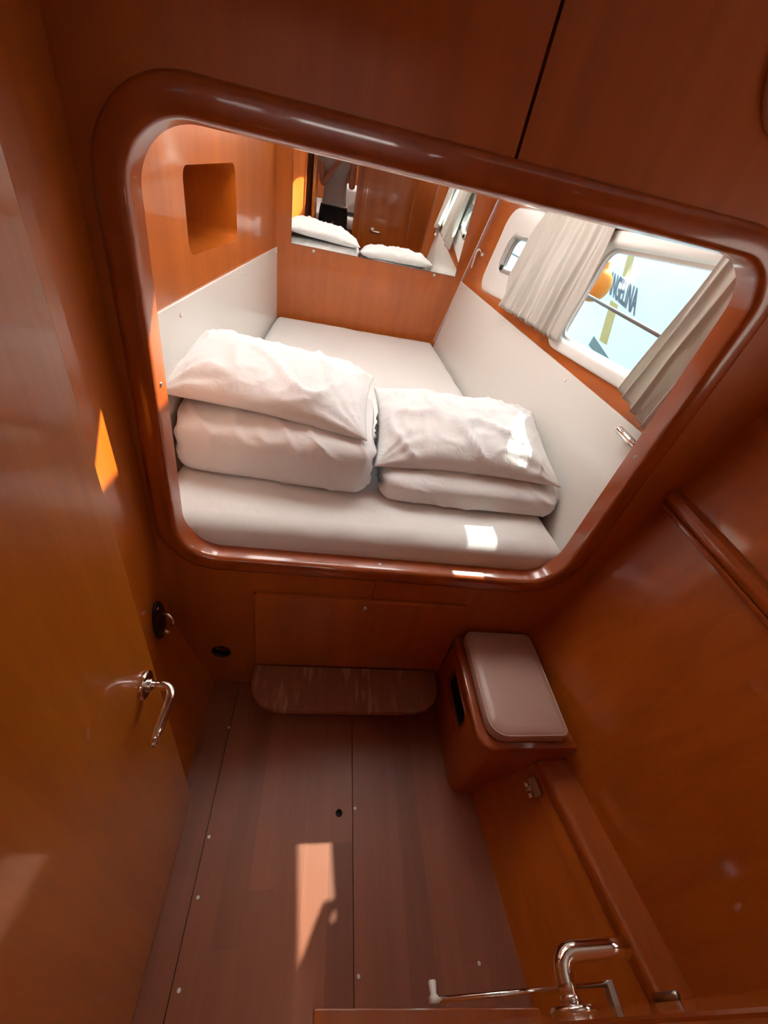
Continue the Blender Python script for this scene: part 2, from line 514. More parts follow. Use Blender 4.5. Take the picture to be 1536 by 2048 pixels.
def low_x(y): return .58 + (.49 - y) * .095          # foot of the leaning lower lining
def lip_x(y): return .713 + (.489 - y) * .183        # inner edge of the ledge
build('lower_lining', hexa([(low_x(-.04), -.04, -.012), (low_x(.815), .815, -.012), (low_x(.815) + .03, .815, -.012), (low_x(-.04) + .03, -.04, -.012),
                            (lip_x(-.04) + .018, -.04, .235), (lip_x(.815) + .018, .815, .235), (lip_x(.815) + .05, .815, .235), (lip_x(-.04) + .05, -.04, .235)]), W_Y, wr)
def ledge():
    prof = [(-.002, .222), (-.002, .243), (.002, .250), (.010, .254), (.030, .2545), (1, .259), (1, .222)]
    rings = []
    for k in range(9):
        y = -.04 + (.452 + .04) * k / 8; r = []
        for dx, z in prof:
            r.append(V((hull_x(y, z) + .004 if dx == 1 else lip_x(y) + dx, y, z)))
        rings.append(r)
    return loft(rings)
autosmooth(struct(build('trim_2', ledge(), W_DY), 'rounded cherry ledge along the hull side'), 35)

# ---- aft wall with the doorway
wa = sroot('wall_back', (.3, -.02, 0), 'cherry wall with the doorway and a closed door')
build('panel', box((-.75, -.04, 0), (-.325, -.006, ZC)), W_V, wa)
build('panel', box((.20, -.04, 0), (.232, -.006, ZC)), W_V, wa)
build('panel', box((.735, -.04, 0), (1.35, -.006, ZC)), W_V, wa)
build('panel', box((-.325, -.04, 1.76), (.20, -.006, ZC)), W_X, wa)
build('panel', box((.232, -.04, 1.70), (.735, -.006, ZC)), W_X, wa)
build('panel', box((.232, -.04, 0), (.735, -.006, .10)), W_X, wa)
for nm, x0, x1, yy in (('jamb', -.345, -.318, -.006), ('jamb', .120, .150, -.006), ('jamb', .156, .172, -.009), ('jamb', .180, .205, -.005)):
    build(nm, box((x0, -.05, 0.0), (x1, yy, 1.79), .004, 2), W_V, wa)
build('jamb_backing', box((.14, -.05, 0), (.2, -.012, 1.76)), W_D, wa)
build('door_head', box((-.345, -.05, 1.755), (.205, -.004, 1.80), .004, 2), W_X, wa)
th = struct(build('trim_3', hexa([(.105, -.05, 0), (.72, -.05, 0), (.72, .001, 0), (.105, .040, 0), (.105, -.05, .012), (.72, -.05, .012), (.72, .0005, .012), (.105, .0395, .012)], .003, 2), W_DY), 'cherry door sill underfoot')
# closed door in the aft wall
d2 = sroot('door_2', (.48, -.01, .1), 'closed cherry door with a lever handle')
build('door_leaf', prism(Fr((0, -.006, 0), (1, 0, 0), (0, 0, 1)), rrect(.236, .731, .104, 1.696, .05), .028, 0.0, .002, 1), W_V, d2)
def lever(parent, c, nrm, along, stem=.05, length=.105, r=.0078, drop=V((0, 0, 0)), curve=None):
    h = bpy.data.objects.new('door_handle', None); COL.objects.link(h); h.parent = parent; h.location = c; h.empty_display_size = .02
    h.matrix_parent_inverse = Matrix.Translation(-base_of(parent)); BASE[h.name] = V(c)
    c = V(c); nrm = V(nrm).normalized(); al = V(along).normalized()
    build('rosette', disc(c, nrm, .0255, .0075, 36, .003), CHROME, h, True)
    e = c + nrm * stem
    path = bend([c, e, e + al * length * .5, e + al * length + drop], .024, 8)
    b = tube(path, r, 16)
    build('lever', b, CHROME, h, True)
    e2 = path[-1]
    build('lever_end', disc(e2 - al * .001, al + drop * 4, r * .98, .006, 16, .005), CHROME, h, True)
    build('collar', disc(c + nrm * .006, nrm, .0115, .009, 20, .002), CHROME, h, True)
    return h
lever(d2, (.337, -.006, .785), (0, 1, 0), (1, 0, 0), .047, .092, .0102)
for z in (.35, 1.3):
    build('hinge', tube([(.734, 0, z), (.734, 0, z + .07)], .006), BRUSH, d2, True)

# ---- open door folded back along the left side
d1 = sroot('door_1', (-.285, .22, .02), 'open cherry door swung back against the left side')
FD = Fr((-.275, 0, 0), (0, 1, 0), (0, 0, 1)); FD.N = V((1, 0, 0))
dl = build('door_leaf', prism(FD, rrect(.004, .453, .018, 1.745, .035), -.028, 0, .003, 2), W_DOOR, d1)
hd = onx(287, 1370, -.275)
e = onx(316, 1376, -.223); e2 = onx(311, 1474, -.225)
lever(d1, hd, (1, 0, 0), e2 - V((-.223, hd.y, hd.z)), .052, .098, .0082)
for z in (.25, .9, 1.5):
    build('hinge', tube([(-.281, .002, z), (-.281, .002, z + .06)], .005), BRUSH, d1, True)

# ---- deck head and unseen hatches placed for their light
ce = struct(build('ceiling', prism(Fr((0, 0, ZC), (1, 0, 0), (0, 1, 0)), [(-.85, -2.05), (1.40, -2.05), (1.40, -.04), (1.19, .845), (1.05, .845), (.87, 2.75), (-.60, 2.75), (-.85, .8)], 0, .03), CEIL), 'white deck head')
H1 = (-.03, .22, 1.33, 1.66); H4 = (.28, .60, 1.2, 1.8); H5 = (-.36, -.08, 1.3, 1.95)          # clear berth hatch set by the sun patches, then two frosted ones added for brightness
H2 = (.30, .82, .0, .36)             # unseen frosted hatch added for soft light in the passage
H3 = (-.3, .5, -1.4, -.8)             # unseen frosted hatch added to brighten the cabin behind
FC = Fr((0, 0, ZC), (1, 0, 0), (0, 1, 0))
for i, (h, gm) in enumerate(((H1, GLASS), (H2, FROST), (H3, FROST2), (H4, FROST2), (H5, FROST2))):
    cut(ce, prism(FC, rrect(*h, .05), -.1, .1))
    w = sroot('window_%d' % (3 + i), ((h[0] + h[1]) / 2, (h[2] + h[3]) / 2, ZC), 'unseen deck hatch placed for the light it lets in')
    build('hatch_frame', ring_loft(FC, lambda o, h=h: rrect(h[0] - o, h[1] + o, h[2] - o, h[3] + o, .05 + o), [(-.012, .05), (-.012, -.008), (.02, -.008), (.02, .0), (0.0, .0), (0, .05)]), PLAST, w, True)
    build('pane', prism(FC, rrect(h[0] - .002, h[1] + .002, h[2] - .002, h[3] + .002, .048), .032, .040), gm, w)

# ---- berth walls
BLen = (V((-.365, 2.72, 0)) - V((-.46, .84, 0))).length
bl = sroot('wall_berth_left', (-.42, 1.8, 0), 'glossy cherry wall beside the berth')
wlb = build('panel', prism(FBL, [(0.005, .4), (BLen + .05, .4), (BLen + .05, ZC), (0.005, ZC)], -.02, 0), W_V, bl)
cu = [FBL.uv(*q) for q in [(363, 330), (470, 325), (475, 480), (380, 513)]]
cu0, cu1 = (cu[0][0] + cu[3][0]) / 2, (cu[1][0] + cu[2][0]) / 2
cw0, cw1 = (cu[2][1] + cu[3][1]) / 2, (cu[0][1] + cu[1][1]) / 2
def cub_c():
    return [(p.x, p.y) for p in round_poly([cu[3], cu[2], cu[1], cu[0]], .035, 8)]
cut(wlb, prism(FBL, cub_c(), -.1, .1))
def cubby():
    c = cub_c(); bm = bmesh.new()
    a = [bm.verts.new(FBL.p(p[0], p[1], -.0195)) for p in c]
    q = [bm.verts.new(FBL.p(p[0], p[1], -.20)) for p in c]
    for i in range(len(c)): bm.faces.new((a[i], a[(i + 1) % len(c)], q[(i + 1) % len(c)], q[i]))
    bm.faces.new(q); return bm
build('cubby_recess', cubby(), W_V, bl)
lp = build('lining_panel', prism(FBL, [(.012, .45), (BLen - .008, .45), (BLen - .008, 1.187), (.012, 1.140)], 0, .006, .001, 1), WHITE, bl)
for q in [(357, 629), (479, 545), (550, 503)]:
    u, w = FBL.uv(*q); build('screw_cap', disc(FBL.p(u, w, .006), FBL.N, .006, .0035, 14, .0015), PLAST, lp, True)

br = sroot('wall_berth_right', (.85, 1.8, 0), 'glossy cherry hull side beside the berth')
def RB(x, y): return FBR.uv(x, y)
uend = 1.88
wrb = build('panel', prism(FBR, [(.002, -.35), (uend + .05, -.35), (uend + .05, 1.25), (.002, 1.25)], -.006, 0), W_Y, br)
t0, t1 = RB(1290, 870), RB(925, 565)
def top_at(u): return t0[1] + (t1[1] - t0[1]) * (u - t0[0]) / (t1[0] - t0[0])
lp = build('lining_panel', prism(FBR, [(.012, -.3), (uend - .015, -.3), (uend - .015, top_at(uend - .015)), (.012, top_at(.012))], 0, .006, .001, 1), WHITE, br)
for q in [(1008, 650), (1133, 762), (926, 579)]:
    u, w = RB(*q); build('screw_cap', disc(FBR.p(u, w, .006), FBR.N, .006, .0035, 14, .0015), PLAST, lp, True)
# end wall
be = struct(build('wall_berth_end', prism(FF, [(-.60, -.5), (.47, -.5), (.50, 0), (.70, 1.08), (-.60, 1.08)], -.03, 0), W_V), 'cherry end wall behind the mirror')

w8 = sroot('window_8', FF.p(.05, .85, 0), 'unseen frosted strip added high on the end wall for light and sheen')  # out of view, added to light the berth and put sheen on its wall
S8 = (-.42, .52, .845, .985)
cut(be, prism(FF, rrect(*S8, .03), -.1, .1))
build('added_strip_frame', ring_loft(FF, lambda o: rrect(S8[0] - o, S8[1] + o, S8[2] - o, S8[3] + o, .03 + o), [(-.006, -.03), (-.006, .006), (.018, .006), (.018, 0), (0, -.001), (0, -.03)]), PLAST, w8, True)
build('pane', prism(FF, rrect(S8[0] - .002, S8[1] + .002, S8[2] - .002, S8[3] + .002, .028), -.026, -.020), FROST2, w8)

# big hull window
g = [RB(*q) for q in [(1125, 670), (1220, 492), (1430, 565), (1265, 780)]]
wu1 = max(g[0][0], g[1][0]) + .03; wu0 = .17; ww0 = g[0][1] - .012; ww1 = (g[1][1] + g[2][1]) / 2 + .022
WIN = (wu0, wu1, ww0, ww1)
cut(wrb, prism(FBR, rrect(*WIN, .05), -.1, .1))
w1 = sroot('window_1', FBR.p((wu0 + wu1) / 2, ww0, 0), 'wide hull window in a white frame')
def winc(o): return rrect(WIN[0] - o, WIN[1] + o, WIN[2] - o, WIN[3] + o, max(.05 + o, .01))
autosmooth(build('window_frame', ring_loft(FBR, winc, [(-.002, -.045), (-.002, .004), (.006, .012), (.012, .013), (.034, .013), (.040, .009), (.042, 0), (.03, -.001), (.0, -.045)]), PLAST, w1), 50)
autosmooth(build('gasket', ring_loft(FBR, winc, [(-.012, -.036), (-.012, -.022), (-.002, -.020), (-.002, -.036)]), PLAST, w1), 50)
build('pane', prism(FBR, winc(-.004), -.034, -.030), GLASS_T, w1)
# small opening porthole
p0 = RB(975, 545); p1 = RB(1008, 440)
PW = (RB(1030, 578)[0] + .03 - .085, p0[0] + .02, p0[1] - .015, p1[1] + .025)
PW = (1.02 + .0, RB(972, 540)[0], RB(990, 555)[1], RB(1005, 440)[1])
gi = [RB(*q) for q in [(1003, 535), (1032, 478)]]
PG = (PW[0] + .085, gi[0][0], RB(1010, 538)[1], gi[1][1])
cut(wrb, prism(FBR, rrect(*PG, .04), -.1, .1))
w2 = sroot('window_2', FBR.p((PW[0] + PW[1]) / 2, PW[2], 0), 'small opening porthole in a white surround')
def pgc(o): return rrect(PG[0] - o, PG[1] + o, PG[2] - o, PG[3] + o, .04 + o)
so = PW[1] - PG[1]
def psc(o): return rrect(PG[0] - o, PG[1] + o, PG[2] - o * .75, PG[3] + o * .75, .04 + o * .25)
autosmooth(build('surround', ring_loft(FBR, psc, [(.018, -.02), (.02, .003), (.024, .010), (.034, .012), (so - .03, .006), (so - .012, .006), (so - .004, .004), (so, 0), (.02, -.002)]), PLAST, w2), 50)
autosmooth(build('port_frame', ring_loft(FBR, pgc, [(0, -.02), (0, .014), (.003, .017), (.016, .017), (.019, .014), (.019, -.02)]), GREY, w2), 50)
build('pane', prism(FBR, pgc(.001), -.012, -.008), GLASS_T, w2)
for w in (PG[2] + .01, ):
    for u in (PG[0] + .04, PG[1] - .05):
        build('port_latch', fbox(FBR, u, u + .02, PG[2] - .012, PG[2] + .012, .014, .026, .004), BLACK, w2, True)

# ================================================================== THINGS
# ---- mattress
def mattress():
    z0 = .60
    def corner(s, t):
        y = .858 + (2.70 - .858) * t
        xl = -.452 + (-.362 + .452) * t; xr = .800 + (.628 - .800) * t
        return xl + (xr - xl) * s, y
    top = lambda t: .708 + (.842 - .708) * t
    rr = .055
    def f(a, b):
        # a,b in [0,1] over an extended sheet: outer rims hang down the sides
        s = min(max((a - .04) / .92, 0), 1); t = min(max((b - .04) / .92, 0), 1)
        x, y = corner(s, t)
        W = 1.2; Ln = 1.84
        d = min(s * W, (1 - s) * W, t * Ln, (1 - t) * Ln)
        z = top(t)
        if d < rr: z -= rr - math.sqrt(max(rr * rr - (rr - d) ** 2, 0))
        if a < .04 or a > .96 or b < .04 or b > .96: z = z0
        z += .004 * noise.noise(V((x * 3, y * 3, 1))) + (.003 * noise.noise(V((x * 11, y * 7, 5))) if d > .02 else 0)
        x += .006 * noise.noise(V((x * 2, y * 9, 7))) if d < .06 and t > .05 else 0
        return V((x, y, z))
    def remap(k, n):
        return k
    nu, nv = 90, 110
    import bisect
    us = [0, .04] + [.04 + .92 * q for q in (.004, .01, .018, .03, .05)] + [.04 + .92 * (.05 + .9 * i / 50) for i in range(1, 50)] + [1 - q for q in ([.04 + .92 * .05, .04 + .92 * .03, .04 + .92 * .018, .04 + .92 * .01, .04 + .92 * .004, .04, 0])]
    bm = bmesh.new()
    g = [[bm.verts.new(f(a, b)) for b in us] for a in us]
    n = len(us)
    for i in range(n - 1):
        for j in range(n - 1): bm.faces.new((g[i][j], g[i + 1][j], g[i + 1][j + 1], g[i][j + 1]))
    # underside
    bm.faces.new([g[i][0] for i in range(n)] + [g[n - 1][j] for j in range(1, n)] + [g[i][n - 1] for i in range(n - 2, -1, -1)] + [g[0][j] for j in range(n - 2, 0, -1)])
    return bm
mt = build('mattress', mattress(), SHEET, None, True)
tag(mt, 'white-sheeted berth mattress filling the alcove', 'mattress')
# platform under it
struct(build('berth_base', hexa([(-.47, .848, .55), (.83, .848, .55), (.66, 2.72, .55), (-.38, 2.72, .55), (-.47, .848, .606), (.83, .848, .606), (.66, 2.72, .606), (-.38, 2.72, .606)]), W_X))


def fbm(p, o=3):
    s, a = 0, 1
    for k in range(o): s += a * noise.noise(p); p = p * 2.1 + V((3.1, 1.7, .9)); a *= .5
    return s


def pillow(name, O, ax, ay, L, D, T, seed, sag=.02, nu=64, nv=44, hem=0.0, crease=True, floor_z=None):
    """O centre, ax along the length, ay along the depth"""
    ax = V(ax).normalized(); ay = V(ay); ay = (ay - ax * ay.dot(ax)).normalized(); az = ax.cross(ay).normalized()
    if az.z < 0: az = -az
    bm = bmesh.new()
    def pt(a, b, side):
        u, v = a * 2 - 1, b * 2 - 1
        e = (1 - abs(u) ** 3.2) * (1 - abs(v) ** 3.0)
        h = T * .5 * max(e, 0) ** .55
        x = u * L / 2 * (1 - .055 * (1 - v * v) * abs(u) ** 2)
        y = v * D / 2 * (1 - .085 * (1 - u * u) * abs(v) ** 2)
        sd = V((seed, seed * .37, 0))
        if side > 0:
            # soft dents and creases, strongest near rim and corners
            n1 = fbm(V((x * 4, y * 4, 0)) + sd, 2) * .012
            r = 1 - abs(noise.noise(V((x * 5.5 + y * 3.5, y * 2.6 - x * 2, 2)) + sd)) * 2
            n2 = max(r, 0) ** 6 * .012
            r3 = 1 - abs(noise.noise(V((x * 14 - y * 9, y * 10 + x * 4, 9)) + sd)) * 2
            n3 = max(r3, 0) ** 7 * .005
            rim = min(1, h / (T * .5) * 1.6)
            for cu_x in (-1, 1):                       # gathers pulled in from the four corners
                for cu_y in (-1, 1):
                    ddx, ddy = (cu_x - u) * L / 2, (cu_y - v) * D / 2
                    rr_ = math.hypot(ddx, ddy); th_ = math.atan2(ddy, ddx)
                    fo = math.exp(-((rr_ - .09) / .075) ** 2)
                    n1 += fo * .0065 * math.sin(th_ * 15 + seed * 3 + 2.2 * noise.noise(V((th_ * 2, rr_ * 6, seed)))) * (.6 + .6 * noise.noise(V((cu_x * 3.3, cu_y * 2.1, seed))))
            h += (n1 + n2 * 1.3 + n3 * 1.4) * rim
            if crease:
                h += .0045 * math.exp(-((x - .01) / .004) ** 2) * rim - .003 * math.exp(-((x - .012) / .02) ** 2) * rim
        else:
            h = h * .75
        ed = .004 * fbm(V((x * 4, y * 4, 4)) + sd, 1) * (abs(u) ** 6 + abs(v) ** 6)
        p = O + ax * x + ay * y + az * (side * h + ed - sag * (u * u) * .9 - sag * .3 * v * v)
        return p
    T1 = {}
    for side in (1, -1):
        for i in range(nu + 1):
            for j in range(nv + 1):
                rimv = i in (0, nu) or j in (0, nv)
                if rimv and side == -1: T1[(side, i, j)] = T1[(1, i, j)]; continue
                # denser near the rim
                a = .5 - .5 * math.cos(math.pi * i / nu); b = .5 - .5 * math.cos(math.pi * j / nv)
                a = .5 * a + .5 * i / nu; b = .5 * b + .5 * j / nv
                T1[(side, i, j)] = bm.verts.new(pt(a, b, side))
        for i in range(nu):
            for j in range(nv):
                q = [T1[(side, i, j)], T1[(side, i + 1, j)], T1[(side, i + 1, j + 1)], T1[(side, i, j + 1)]]
                bm.faces.new(q if side > 0 else q[::-1])
    o = build(name, bm, LINEN, None, True)
    return o


def duvet(name, x0, x1, y0, y1, z0f, hf, hb, seed, yaw=0., seam=True, skew=0., nu=70, ns=72):
    """a folded quilt: rounded slab, folded edge to the front, layered folds at its ends"""
    bm = bmesh.new(); rings = []
    for i in range(nu + 1):
        s = i / nu; ss = .5 - .5 * math.cos(math.pi * s); s = .6 * s + .4 * ss
        x = x0 + (x1 - x0) * s
        de = min(s, 1 - s) * abs(x1 - x0)
        pinch = 1 - .16 * math.exp(-de / .018)
        ring = []
        for k in range(ns):
            a = 2 * math.pi * k / ns
            ca, sa = math.cos(a), math.sin(a)
            ex = 2 / 4.2
            cy = abs(ca) ** ex * (1 if ca > 0 else -1); cz = abs(sa) ** ex * (1 if sa > 0 else -1)
            yy = (y0 + y1) / 2 + (y1 - y0) / 2 * cy * pinch
            tt = (yy - y0) / (y1 - y0); h = hf + (hb - hf) * tt
            zz = z0f + .0735 * (yy - y0) + h * (.5 + .5 * cz * pinch)
            p = V((x * 4 + seed, yy * 5, zz * 6))
            n1 = fbm(p, 2) * .010
            r = 1 - abs(noise.noise(V((x * 7 + zz * 6 + seed, yy * 5 + x * 2, zz * 8)))) * 2
            n2 = max(r, 0) ** 6 * .008
            up = 1 if sa > -.55 else .15
            if seam and ca < 0:
                n2 -= .006 * math.exp(-((cz - .10 - .15 * (s - .5)) / .06) ** 2)
            dy, dz = cy, cz
            yy += dy * (n1 + n2) * up; zz += dz * (n1 + n2) * up if dz > 0 else 0
            xx = x + (.006 * math.sin(zz * 130 + seed) if i in (0, nu) else 0) + .006 * noise.noise(V((seed, yy * 9, zz * 9))) * (1 if de < .05 else 0)
            ring.append(V((xx, yy + skew * (xx - x0), zz)))
        rings.append(ring)
    # layered end caps: shrinking loops alternately in and out
    def caps(r, sgn):
        c = sum(r, V()) / len(r); out = []
        for q, dx in ((.86, .006), (.80, -.010), (.66, .008), (.58, -.010), (.40, .007), (.30, -.008), (.10, .002)):
            out.append([V((p.x + sgn * dx, c.y + (p.y - c.y) * (q * .98 + .02), c.z + (p.z - c.z) * q)) for p in r])
        return out
    rings = caps(rings[0], -1)[::-1] + rings + caps(rings[-1], 1)
    o = build(name, loft(rings), LINEN, None, True)
    return o


dv = duvet('folded_duvet', -.425, .150, 1.062, 1.50, .708, .198, .19, 2.3, skew=-.075)
tag(dv, 'thick folded white duvet under the tilted pillow beside the cubby-hole wall', 'duvet', 'folded bedding on the berth')
dv2 = duvet('folded_duvet', .195, .800, 1.015, 1.46, .708, .100, .155, 7.9, seam=False, skew=.015)
tag(dv2, 'thinner crumpled folded white duvet under the pillow nearest the window', 'duvet', 'folded bedding on the berth')
p1_ = pillow('pillow', V((-.160, 1.285, .972)), V((1, -.07, -.075)), V((.07, 1, .15)), .61, .41, .128, 3.1, sag=.014)
tag(p1_, 'plump white pillow on the thick folded duvet by the cubby-hole wall', 'pillow', 'pillows on the berth')
p2_ = pillow('pillow', V((.475, 1.252, .890)), V((1, -.01, .012)), V((0.0, 1, .27)), .63, .40, .13, 9.4, sag=.012)
tag(p2_, 'creased white pillow with a sunlit end beside the window-side panel', 'pillow', 'pillows on the berth')

# ---- mirror
mc = [FF.uv(*q) for q in [(582, 487), (912, 553), (952, 388), (587, 295)]]
mu0, mu1, mw0, mw1 = (mc[0][0] + mc[3][0]) / 2, (mc[1][0] + mc[2][0]) / 2, (mc[0][1] + mc[1][1]) / 2, .80
mi = thing('wall_mirror', 'wide frameless mirror fixed to the wall at the head of the berth', 'mirror', FF.p((mu0 + mu1) / 2, mw0, 0))
build('mirror_backing', fbox(FF, mu0, mu1, mw0, mw1, 0.0005, .0045), MEDGE, mi)
build('mirror_glass', fbox(FF, mu0 + .002, mu1 - .002, mw0 + .002, mw1 - .002, .0045, .006), MIRR, mi)
for q in [(627, 503), (868, 551)]:
    u, w = FF.uv(*q); build('mirror_clip', disc(FF.p(u, w + .003, .0005), FF.N, .008, .009, 18, .003), PLAST, mi, True)

# ---- curtains
def curtain(name, u0t, u1t, u0b, u1b, wt, wb0, wb1, folds, seed, off=.042, amp=.016):
    bm = bmesh.new(); nu, nv = 120, 40
    def f(a, b):
        u = (u0t + (u1t - u0t) * a) * (1 - b) + (u0b + (u1b - u0b) * a) * b
        wbt = wb0 + (wb1 - wb0) * a
        w = wt + (wbt - wt) * b
        ph = 2 * math.pi * folds * (a + .06 * noise.noise(V((a * 5 + seed, b * 1.1, 0))))
        A = amp * (.35 + .65 * b) * (1 + .5 * noise.noise(V((a * 7 + seed, 3, 0))))
        n = off + A * math.sin(ph) + .35 * A * math.sin(2.3 * ph + 1 + seed) + .006 * noise.noise(V((a * 4, b * 3, seed)))
        u += .006 * math.cos(ph) * (.4 + b)
        w += .006 * math.sin(ph + .7) * b * b
        return FBR.p(u, w, n)
    grid_surface(f, nu, nv, bm)
    return bm
r1 = thing('curtain', 'gathered off-white curtain hanging between the porthole and the wide window', 'curtain', FBR.p(1.0, .46, .03), 'curtains on the hull side')
cb = build('curtain_cloth', curtain('c', .690, 1.16, .655, 1.175, .885, top_at(.7) + .055, top_at(1.2) + .035, 8, 1.3, .046, .023), CURT, r1, True)
md = cb.modifiers.new('s', 'SOLIDIFY'); md.thickness = .0012
r2 = thing('curtain', 'cream curtain gathered at the bulkhead end of the wide window', 'curtain', FBR.p(.15, .46, .03), 'curtains on the hull side')
cb2 = build('curtain_cloth', curtain('c', .03, .225, .03, .238, .885, top_at(.1) + .0, top_at(.2) + .055, 4, 5.2), CURT, r2, True)
md = cb2.modifiers.new('s', 'SOLIDIFY'); md.thickness = .0012
ct = thing('curtain_track', 'slim white curtain track above the wide window', 'curtain track', FBR.p(.7, .88, .02))
build('track', fbox(FBR, .012, 1.34, .892, .905, .0, .052, .003), PLAST, ct)

# ---- small things on the hull side
u, w = RB(957, 520)
sp = [FBR.p(u - .03, w + .035, .012), FBR.p(u - .012, w + .048, .022), FBR.p(u + .012, w + .035, .026), FBR.p(u + .020, w - .0, .018), FBR.p(u + .024, w - .045, .012)]
def ribbon(pts, wd, th, axis):
    pts = bend(pts, .03, 6); rings = []
    for p in pts:
        rings.append([p + axis * wd / 2 + FBR.N * th, p - axis * wd / 2 + FBR.N * th, p - axis * wd / 2, p + axis * wd / 2])
    return loft(rings)
tb = thing('hook_strap', 'small white curled strap on a hook in the corner by the mirror', 'strap', FBR.p(u, w, 0))
build('strap', ribbon(sp, .013, .002, (FBR.U * .8 + V((0, 0, .6))).normalized()), PLAST, tb, False)
build('hook', disc(FBR.p(u - .03, w + .030, 0), FBR.N, .008, .012, 16, .003), PLAST, tb, True)

u, w = RB(1250, 866)
lampp = thing('reading_lamp', 'short chrome tube reading lamp at the bulkhead end of the panel', 'lamp', FBR.p(.06, w, 0))
build('lamp_tube', tube([FBR.p(u, w + .004, .030), FBR.p(u - .003, w + .004, .030), FBR.p(.030, w - .012, .030)], [.0095, .0115, .0115], 20), CHROME, lampp, True)
build('lamp_base', fbox(FBR, .03, .11, w + .018, w + .055, .0, .014, .005), GREY, lampp, True)
build('lamp_arm', tube([FBR.p(.06, w + .03, .012), FBR.p(.06, w, .030)], .006, 12), CHROME, lampp, True)

# ---- locker hatch under the opening
lk = thing('locker_hatch', 'flush cherry locker panel with a push latch below the berth sill', 'locker door', (.176, .80, .14))
build('hatch_panel', fbox(FB, -.155, .505, .138, .500, .0005, .0135, .003, 2), W_V, lk)
lc = ony(730, 1215, .80)
b_ = build('latch', disc(lc, (0, -1, 0), .0085, .004, 20, .0015), CHROME, lk, True)
build('latch_button', disc(lc + V((0, -.003, .001)), (0, -1, 0), .005, .006, 16, .002), BRUSH, b_, True)
build('latch_screw', disc(lc + V((0, .0002, -.014)), (0, -1, 0), .0045, .002, 14, .001), CHROME, lk, True)

# ---- step
st = thing('step', 'low wooden step with rounded corners and worn tread below the locker', 'step', (.165, .72, 0))
FS = Fr((0, 0, .12), (1, 0, 0), (0, 1, 0))
so_ = [(p.x, p.y) for p in round_poly([(-.158, .645), (.488, .645), (.488, .801), (-.158, .801)], [.10, .10, .002, .002], 12)]
build('tread', prism(FS, so_, 0, .018, .003, 2), W_STEP, st)
build('riser', box((-.06, .70, 0.0005), (.39, .801, .120)), W_X, st)

# ---- seat locker with cushion
sb = thing('seat_locker', 'small cherry seat locker with rounded corner and open niche, against the bulkhead', 'seat', (.62, .63, 0))
def side_x(y, z):
    zz = min(z, .222); return low_x(y) + (lip_x(y) + .018 - low_x(y)) * (zz + .012) / .247 if z < .225 else hull_x(y, z) - .003
def seat_ring(z, inset=0.):
    xr0, xr1 = side_x(.455, z) - .003, side_x(.812, z) - .003
    if z > .225: xr0, xr1 = min(xr0, .80), min(xr1, .80)
    return [V((p.x, p.y, z)) for p in round_poly([(.512 + inset, .455 + inset), (max(xr0, .56), .455 + inset), (max(xr1, .57), .8145), (.512 + inset, .8145)], [.045, .004, .003, .003], 8)]
zs = [.0005, .06, .12, .18, .222, .226, .30, .318]
sbo = build('seat_body', loft([seat_ring(z) for z in zs]), W_V, sb)
autosmooth(sbo, 40)
ni = [onx(*q, .512) for q in [(905, 1350), (918, 1335), (938, 1440), (918, 1450)]]
FN = Fr((.512, 0, 0), (0, 1, 0), (0, 0, 1)); FN.N = V((-1, 0, 0))
NI = (.565, .735, .175, .272)
cut(sbo, prism(FN, rrect(*NI, .02), -.08, .02)); autosmooth(sbo, 40)
autosmooth(build('niche_rim', ring_loft(FN, lambda o: rrect(NI[0] - o, NI[1] + o, NI[2] - o, NI[3] + o, .02 + o), [(-.001, -.02), (-.001, .002), (.007, .003), (.009, 0)]), W_D, sb), 40)
_c = rrect(NI[0], NI[1], NI[2], NI[3], .02)
build('niche_shade', loft([[FN.p(p[0], p[1], -.012) for p in _c], [FN.p(p[0], p[1], -.0125) for p in rrect(NI[0] + .002, NI[1] - .002, NI[2] + .002, NI[3] - .002, .019)], [FN.p(p[0], p[1], -.078) for p in rrect(NI[0] + .002, NI[1] - .002, NI[2] + .002, NI[3] - .002, .019)]], True, (False, True)), DARK, sb)  # shade inside the niche put into a near-black colour
autosmooth(build('top_rim', loft([seat_ring(.318, -.004), seat_ring(.322, -.008), seat_ring(.334, -.008), seat_ring(.340, -.003)]), W_D, sb), 50)
cs = thing('seat_cushion', 'flat dusty-beige vinyl cushion with piped edge on the seat locker', 'cushion', (.65, .635, .34))
def cush():
    rings = []
    for o, z in ((.012, .3405), (.003, .344), (0, .350), (0, .366), (.003, .374), (.012, .381), (.03, .3845), (.07, .387)):
        rings.append([V((p.x, p.y, z + .004 * fbm(V((p.x * 9, p.y * 7, 1))) * (1 if z > .38 else 0))) for p in round_poly([(.527 + o, .462 + o), (.768 - o, .466 + o), (.772 - o, .806 - o), (.530 + o, .806 - o)], [.05 - o * .3, .022, .02, .025], 7)])
    return loft(rings)
autosmooth(build('cushion_pad', cush(), VINYL, cs), 60)
pth = [V((p.x, p.y, .3765)) for p in round_poly([(.531, .466), (.764, .470), (.768, .802), (.534, .802)], [.048, .02, .018, .023], 7)]
build('piping', tube(pth + [pth[0]], .0026, 8, caps=False), VINYL, cs, True)

